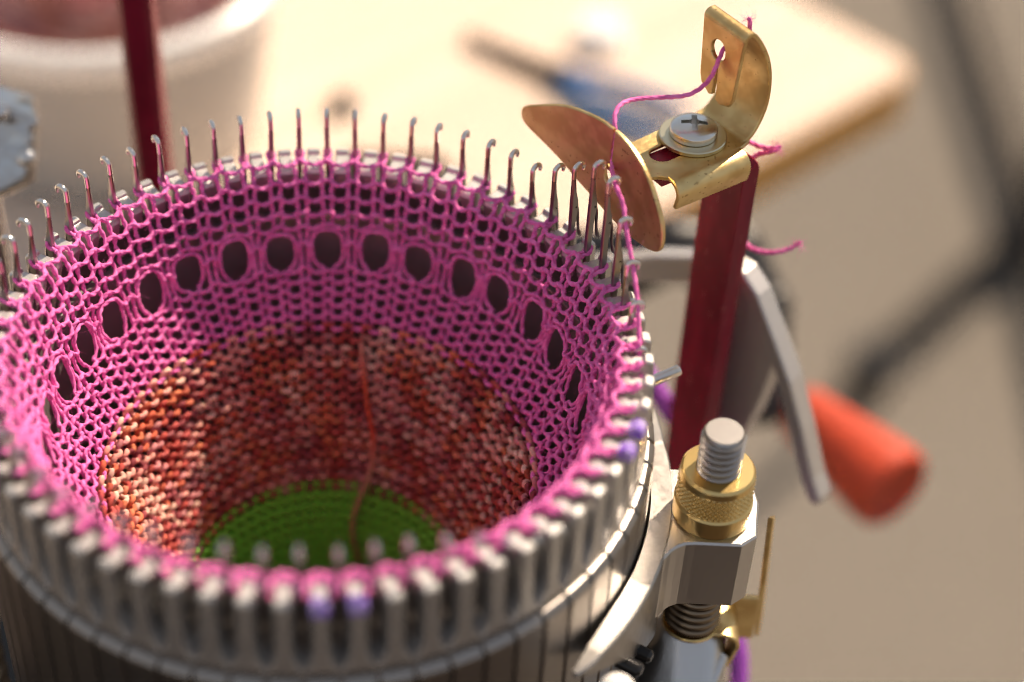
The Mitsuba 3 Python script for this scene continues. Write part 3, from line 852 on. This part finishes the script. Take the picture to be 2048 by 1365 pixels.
# knurled nut
def nut():
    na, nz = 528, 96
    zz = np.linspace(0, 11.4, nz); aa = np.linspace(0, 2 * PI, na, endpoint=False)
    r0 = np.interp(zz, [0, .45, 4.1, 4.4, 4.65, 9.6, 9.9, 10.9, 11.4], [6.45, 6.95, 6.95, 6.6, 6.65, 6.65, 6.6, 6.55, 6.1])
    band = ((zz > 4.7) & (zz < 9.6)).astype(float)
    ga = 44
    k1 = np.abs(((ga * aa[None] / (2 * PI) + zz[:, None] * 0.95) % 1) - 0.5) * 2
    k2 = np.abs(((ga * aa[None] / (2 * PI) - zz[:, None] * 0.95) % 1) - 0.5) * 2
    r = r0[:, None] + band[:, None] * (0.34 * np.minimum(1, 2 * np.minimum(k1, k2)) - 0.22)
    v = np.stack([r * np.cos(aa), r * np.sin(aa), zz[:, None] + 0 * r], -1).reshape(-1, 3)
    f = grid_faces(nz, na, False, True)
    k = len(v)
    j = np.arange(na); j2 = (j + 1) % na
    inner_t = np.stack([3.95 * np.cos(aa), 3.95 * np.sin(aa), np.full(na, 11.4)], -1)
    inner_c = np.stack([3.5 * np.cos(aa), 3.5 * np.sin(aa), np.full(na, 10.6)], -1)
    inner_b = np.stack([3.5 * np.cos(aa), 3.5 * np.sin(aa), np.full(na, 0.0)], -1)
    v = np.vstack([v, inner_t, inner_c, inner_b])
    top = (nz - 1) * na
    for a, b in ((top, k), (k, k + na), (k + na, k + 2 * na), (k + 2 * na, 0)):
        f = np.vstack([f, np.stack([a + j, a + j2, b + j2], 1), np.stack([a + j, b + j2, b + j], 1)])
    return fix((v, f))


nv, nf = nut()
part(cam, 'knurled_nut', ((nv + np.array([BX, BY, -29.95])) * MM, nf), 'brass_bright', smooth=28, label='brass nut with a knurled band')
# compression spring under the block
tt = np.linspace(0, 6.0 * 2 * PI, 420)
SP = np.stack([BX - 0.4 + 4.5 * np.cos(tt), BY + 4.5 * np.sin(tt), -46.9 - 11.4 * tt / tt[-1]], -1) * MM
part(cam, 'spring', sweep(SP, 0.82 * MM, 10, ref=np.tile([0, 0, 1.0], (420, 1))), 'spring_steel', smooth=True)
# brass clip below the spring: washer plate, curled lip, angle strip
part(cam, 'clip_plate', fix(((lambda m: (m[0] + np.array([BX - 0.4, BY, -59.9]), m[1]))(fix(lathe([(2.5, 0), (5.2, 0), (5.4, .2), (5.4, .6), (5.2, .8), (2.5, .8)], 48, closed_profile=True)))[0] * MM, fix(lathe([(2.5, 0), (5.2, 0), (5.4, .2), (5.4, .6), (5.2, .8), (2.5, .8)], 48, closed_profile=True))[1])), 'brass_bright', smooth=30)
cl = [(73.2, -59.6), (74.2, -59.55)]
for q in np.linspace(0, 1, 9):
    a = PI / 2 - q * PI / 2 * 1.25
    cl.append((75.0 + 3.3 * math.cos(a), -62.8 + 3.3 * math.sin(a)))
cl += [(77.6, -67.0), (77.0, -69.6)]
sh = sheet(np.array(cl), np.interp(np.linspace(0, 1, len(cl)), [0, .4, .8, 1], [-9.6, -9.9, -9.6, -8.6]), np.interp(np.linspace(0, 1, len(cl)), [0, .5, .8, 1], [2.5, 2.5, -1, -5.5]), 0.8)
part(cam, 'clip_lip', fix((sh[0] * MM, sh[1])), 'brass', smooth=40)
part(cam, 'clip_web', box(0.0722, 0.0826, -0.0012, -0.0002, -0.0702, -0.0582, 0.0002), 'brass')
stp = Polygon([(-0.2, -70.4), (5.0, -70.4), (5.0, -42.0), (-0.2, -37.0)])
sv, sf = slab(stp, 1.0, 0.18)
lean = (sv[:, 1] + 53) * -0.055 + 0.24 * sv[:, 0]
part(cam, 'clip_strip', fix((np.c_[82.1 + sv[:, 2] + lean, sv[:, 0], sv[:, 1]] * MM, sf)), 'brass', smooth=25)
# cast aluminium arm under the spring
am = hull_spheres([((67.8e-3, -5.0e-3, -65.4e-3), 5.2e-3), ((71.6e-3, -5.5e-3, -65.6e-3), 4.9e-3), ((70e-3, -26e-3, -92e-3), 8e-3), ((60e-3, -22e-3, -94e-3), 8e-3), ((70e-3, -8e-3, -92e-3), 8e-3)], 48)
rid = hull_spheres([((74.8e-3, -8.8e-3, -68.0e-3), 1.4e-3), ((73.6e-3, -12.5e-3, -71.5e-3), 1.6e-3)], 24)
part(cam, 'arm', am, 'aluminium', smooth=60)
RP = smooth_path(np.array(mmpts((75.6, -8.6, -66.4), (74.0, -12.2, -69.0), (72.0, -15.8, -74.0), (70.8, -19, -79), (70.4, -23, -86))), 40)
part(cam, 'arm_ridge', sweep(RP, np.linspace(1.5, 2.4, 40) * MM, 16), 'aluminium', smooth=True)
part(cam, 'inner_plate', fix(lathe(np.array([(59.6, -62), (61.4, -62), (61.4, -110), (59.6, -110)]) * MM, 60, math.radians(-62), math.radians(20), closed_profile=True)), 'dark_grey_metal')
for p_ in ((57.6, -31.6, -43.0), (59.6, -27.4, -44.5)):
    d_ = np.array([math.cos(-0.5), math.sin(-0.5), 0])
    b0 = np.array(p_) * MM
    part(cam, 'screw', cyl(b0 - d_ * 0.005, b0 + d_ * 0.0002, 0.0013, 24, 0.0005), 'black_screw')
part(cam, 'pin', cyl(mmpts((59.0, 16.9, -20.4))[0], mmpts((64.2, 18.6, -18.6))[0], 0.00105, 24, 0.0003), 'chrome')
tipb = hull_spheres([((52.2e-3, -45.4e-3, -31.2e-3), 3.1e-3), ((53.0e-3, -46e-3, -38e-3), 3.1e-3)], 32)
solo('white_knob', tipb, 'white_plastic', 'white rounded knob at the bottom edge beside the cam ring', 'knob', smooth=40)

# arched steel plate behind the post
PA = math.radians(-40); pe = np.array([math.cos(PA), math.sin(PA), 0]); pn = np.array([math.sin(PA), -math.cos(PA), 0])
P0 = np.array([0.0765, 0.0495, 0])
PLATE = Polygon([(-42, -42), (-32, -35.3), (-25.7, -31.1), (-20.3, -27.4), (-10.1, -22.0), (-3.7, -19.4), (1.2, -19.5), (5.3, -22.9), (10.9, -31.4), (15.9, -39.3), (20.8, -49.7), (25.3, -60.4), (27.8, -64.5), (27.8, -66.2), (26.4, -67.0), (24.8, -66.0), (22.6, -62.2), (18.0, -52.5), (14.2, -44.0), (12.2, -38.2), (11.4, -38.2), (10.6, -45.3), (9.2, -53.1), (6.6, -63.0), (3.4, -68.2), (-1.8, -68.8), (-9, -58), (-10.4, -40), (-10.6, -29.0), (-21.3, -35.2), (-32, -41.5), (-42, -47.5)])
PLATE = densify(PLATE.buffer(-0.5).buffer(0.5, quad_segs=5), 2.0)
V, F = slab(PLATE, 4.8, 0.4)
solo('steel_lever', fix(xf((V * MM, F), frame(P0 + pe * 0.0007 - pn * 0.0048, pe, [0, 0, 1.0], pn))), 'plate_metal', 'arched flat steel lever with a notch, curving down behind the red post', 'lever', smooth=25)

# ------------------------------------------------------------------ things behind, all out of focus
solo('yarn_mast', box(-0.0510, -0.0438, 0.0965, 0.1035, -0.1595, 0.36, 0.0012), 'red_paint', 'dark red square upright rod in front of the white bowl', 'yarn mast')
br = thing('chrome_bracket', 'chromed bracket with round screws at the left edge of the picture', 'bracket')
bk = hull_spheres([((-0.0665, 0.0765, -0.0125), 0.0022), ((-0.0675, 0.0715, -0.0215), 0.0022), ((-0.088, 0.085, -0.008), 0.0025), ((-0.088, 0.066, -0.030), 0.0025), ((-0.0690, 0.085, -0.0135), 0.002)], 24)
part(br, 'block', bk, 'bracket_metal', smooth=20)
for c in ((-0.0715, 0.0745, -0.0085), (-0.0662, 0.0705, -0.0165)):
    part(br, 'screw', hull_spheres([(c, 0.0021)], 24), 'chrome', smooth=True)
part(br, 'stem', cyl((-0.080, 0.078, -0.16), (-0.080, 0.078, -0.018), 0.004, 24, 0.0005), 'chrome')

BC = np.array([-0.103, 0.288])
bo = thing('bowl', 'round white bowl with a rolled rim, shade painted into its grey body, holding red yarn', 'bowl')
for nm_, pf_, mt_ in (('body', [(0, -0.1597), (0.047, -0.1597), (0.050, -0.157), (0.0575, -0.1062), (0.0545, -0.1062), (0.0450, -0.151), (0, -0.152)], 'shaded_glaze'),  # grey of the body is painted shade; bowl is white
                      ('rim', [(0.0542, -0.1060), (0.0585, -0.1060), (0.0605, -0.1025), (0.0612, -0.0995), (0.0605, -0.0965), (0.0580, -0.0950), (0.0550, -0.0965), (0.0540, -0.101)], 'white_glaze')):
    bm = fix(lathe(pf_, 128, closed_profile=(nm_ == 'rim')))
    part(bo, nm_, (bm[0] + np.array([BC[0], BC[1], 0]), bm[1]), mt_, smooth=40)
g = np.random.default_rng(5)
nt = 6000
q = np.linspace(0, 1, nt)
turn = q * 2 * PI * 62
lat = np.abs(((q * 9.3) % 2) - 1)
rad = 0.0495 - 0.034 * lat + 0.0015 * np.sin(turn * 7.3)
zz = -0.1145 + 0.009 * np.sin(lat * PI * 0.62 + 0.2) + 0.0012 * np.sin(turn * 3.1) + 0.0022 * (q - 0.5)
YP = np.stack([BC[0] + rad * np.cos(turn), BC[1] + rad * np.sin(turn), zz], -1)
ym = sweep(YP, 0.0016, 6, ref=np.tile([0, 0, 1.0], (nt, 1)), caps=False)
ycol = mottle(YP, 6, 77, 0.12) * np.array([0.30, 0.34, 0.45])
cake = thing('yarn_cake', 'wound cake of dark red mottled yarn inside the white bowl', 'yarn')
part(cake, 'winding', ym, 'wound_yarn', smooth=True, color=ycol)
cm = fix(lathe([(0, -0.1505), (0.043, -0.1505), (0.0475, -0.13), (0.0495, -0.1155), (0.035, -0.109), (0.015, -0.108), (0, -0.108)], 64))
cv = cm[0] + np.array([BC[0], BC[1], 0])
part(cake, 'core', (cv, cm[1]), 'wound_yarn', smooth=True, color=np.tile([0.12, 0.018, 0.022], (len(cv), 1)))

TZ = -0.16
sn = thing('snips', 'small metal snips with blue handles lying on the table', 'snips')
dj = np.array([0.82, -0.573]); nj = np.array([0.573, 0.82])
def onto(pts, z0, t, m, nm, lab=None):
    P2 = [np.array([0.015, 0.347]) + dj * a * MM + nj * b * MM for a, b in pts]
    V, F = slab(Polygon(P2).buffer(0.0004), t, t * 0.25)
    part(sn, nm, fix((V + np.array([0, 0, z0]), F)), m, label=lab)
onto([(0, -0.6), (20, -2.2), (44, -3.2), (44, 0.6), (0, 0.4)], TZ + 0.0012, 0.0022, 'spring_steel', 'blade')
onto([(1, 0.3), (20, 2.0), (44, 3.4), (44, -0.4), (1, -0.4)], TZ + 0.0038, 0.0022, 'spring_steel', 'blade')
for s1 in (-1, 1):
    hp = [np.array([*(np.array([0.015, 0.347]) + dj * a * MM + nj * b * s1 * MM), TZ + 0.0042 + (0.0008 if s1 > 0 else 0)]) for a, b in ((42, 1.5), (52, 4), (66, 8.5), (80, 9.5), (92, 7.5))]
    part(sn, 'handle', sweep(smooth_path(np.array(hp), 30), np.interp(np.linspace(0, 1, 30), [0, .2, .8, 1], [0.0024, 0.0029, 0.0029, 0.0020]), 14), 'blue_plastic', smooth=True)
pc = np.array([0.015, 0.347]) + dj * 0.043
part(sn, 'pivot', cyl((pc[0], pc[1], TZ + 0.0005), (pc[0], pc[1], TZ + 0.0088), 0.0032, 24, 0.0005), 'dark_grey_metal')
sp = thing('thread_spool', 'small white thread spool standing on the table beyond the snips', 'spool')
sx, sy = 0.0655, 0.353
def lz(prof, nm, m):
    v, f = fix(lathe(np.array(prof) * MM, 40))
    part(sp, nm, (v + np.array([sx, sy, TZ]), f), m)
lz([(0, 0.3), (9.5, 0.3), (9.8, .6), (9.8, 1.6), (9.5, 2), (0, 2)], 'flange', 'white_plastic')
lz([(0, 2.05), (7.4, 2.05), (7.6, 3), (7.6, 5), (7.4, 6), (0, 6)], 'thread', 'white_plastic')
lz([(0, 6.05), (8.2, 6.05), (8.5, 6.4), (8.5, 7.4), (8.2, 7.8), (2, 7.8), (2, 7), (0, 7)], 'flange', 'white_plastic')
kn = fix(lathe(np.array([(0, 0.2), (4.6, 0.2), (4.8, 1), (4.4, 5), (3.4, 6.4), (1.6, 7), (0, 7.1)]) * MM, 40))
solo('black_knob', (kn[0] + np.array([-0.0255, 0.300, TZ]), kn[1]), 'black_paint', 'small black knob on the table between the bowl and the snips', 'knob', smooth=40)

ck = thing('crank', 'black crank bracket with an orange rubber grip, blurred behind the steel lever', 'crank')
bmesh = hull_spheres([((0.078, 0.166, -0.106), 0.008), ((0.098, 0.168, -0.106), 0.005), ((0.107, 0.154, -0.118), 0.005)], 24)
part(ck, 'bracket', bmesh, 'black_paint', smooth=40)
part(ck, 'arm', hull_spheres([((0.106, 0.155, -0.117), 0.0058), ((0.1055, 0.139, -0.139), 0.007)], 24), 'black_paint', smooth=40)
part(ck, 'support', hull_spheres([((0.076, 0.164, -0.108), 0.008), ((0.060, 0.170, -0.125), 0.009), ((0.020, 0.180, -0.128), 0.009)], 24), 'black_paint', smooth=40)
g0, g1 = np.array([0.1166, 0.1425, -0.144]), np.array([0.1395, 0.1108, -0.143])
gz = (g1 - g0) / np.linalg.norm(g1 - g0); gx = np.cross(gz, [0, 0, 1.0]); gx /= np.linalg.norm(gx)
L = np.linalg.norm(g1 - g0)
gp = [(0, 0), (0.0065, 0), (0.0080, 0.0015), (0.0090, 0.010), (0.0108, 0.022), (0.0122, L - 0.005), (0.0120, L - 0.0015), (0.0108, L), (0.0080, L - 0.003), (0.0040, L - 0.004), (0, L - 0.004)]
part(ck, 'grip', fix(xf(lathe(gp, 64), frame(g0, gx, np.cross(gz, gx), gz))), 'orange_rubber', smooth=35, label='orange red rubber grip')

pc_ = smooth_path(np.array(mmpts((60, 60, -54), (65.8, 54.5, -58.8), (69.2, 51.4, -62.2), (74.4, 47.7, -66.3), (78.0, 42.1, -72.4), (80.6, 33.0, -82.6), (83.6, 22.5, -94.5), (85.2, 17.5, -100.0), (84.9, 10.5, -108.0), (84, 0, -125))), 120)
solo('purple_cord', sweep(pc_, 0.0021, 14), 'purple_cord', 'purple cord running down behind the red post and the brass nut', 'cord', smooth=True)

fs = thing('floor_stand', 'dark metal floor stand with spread flat legs on the ground, far out of focus', 'stand')
hub = np.array([0.56, 1.19])
part(fs, 'hub', cyl((hub[0], hub[1], -0.8995), (hub[0], hub[1], -0.80), 0.024, 32, 0.003), 'dark_grey_metal')
part(fs, 'pole', cyl((hub[0], hub[1], -0.7995), (hub[0] + 0.0, hub[1], 0.9), 0.010, 24), 'dark_grey_metal')
for tx_, ty_ in ((0.55, 1.95), (0.36, 0.955), (0.535, 0.60)):
    d2 = np.array([tx_, ty_]) - hub; l2 = np.linalg.norm(d2); d2 /= l2; n2 = np.array([-d2[1], d2[0]])
    a_ = hub + d2 * 0.0225
    lg = Polygon([a_ + n2 * 0.009, a_ - n2 * 0.009, hub + d2 * l2 - n2 * 0.0075, hub + d2 * l2 + n2 * 0.0075])
    V, F = slab(lg, 0.03, 0.003)
    part(fs, 'leg', fix((V + np.array([0, 0, -0.88]), F)), 'dark_grey_metal')
    e_ = hub + d2 * (l2 - 0.01)
    part(fs, 'foot', cyl((e_[0], e_[1], -0.8995), (e_[0], e_[1], -0.845), 0.02, 24, 0.003), 'black_paint')

# spring at the left edge, beside the cylinder
ss = np.linspace(0, 12 * 2 * PI, 500)
SL = np.stack([-52.5 + 5.2 * np.cos(ss), -44.5 + 5.2 * np.sin(ss), -19 - 50 * ss / ss[-1]], -1) * MM
solo('coil_spring', sweep(SL, 0.8 * MM, 10, ref=np.tile([0, 0, 1.0], (500, 1))), 'spring_steel', 'dark coil spring at the lower left edge beside the cylinder', 'spring', smooth=True)
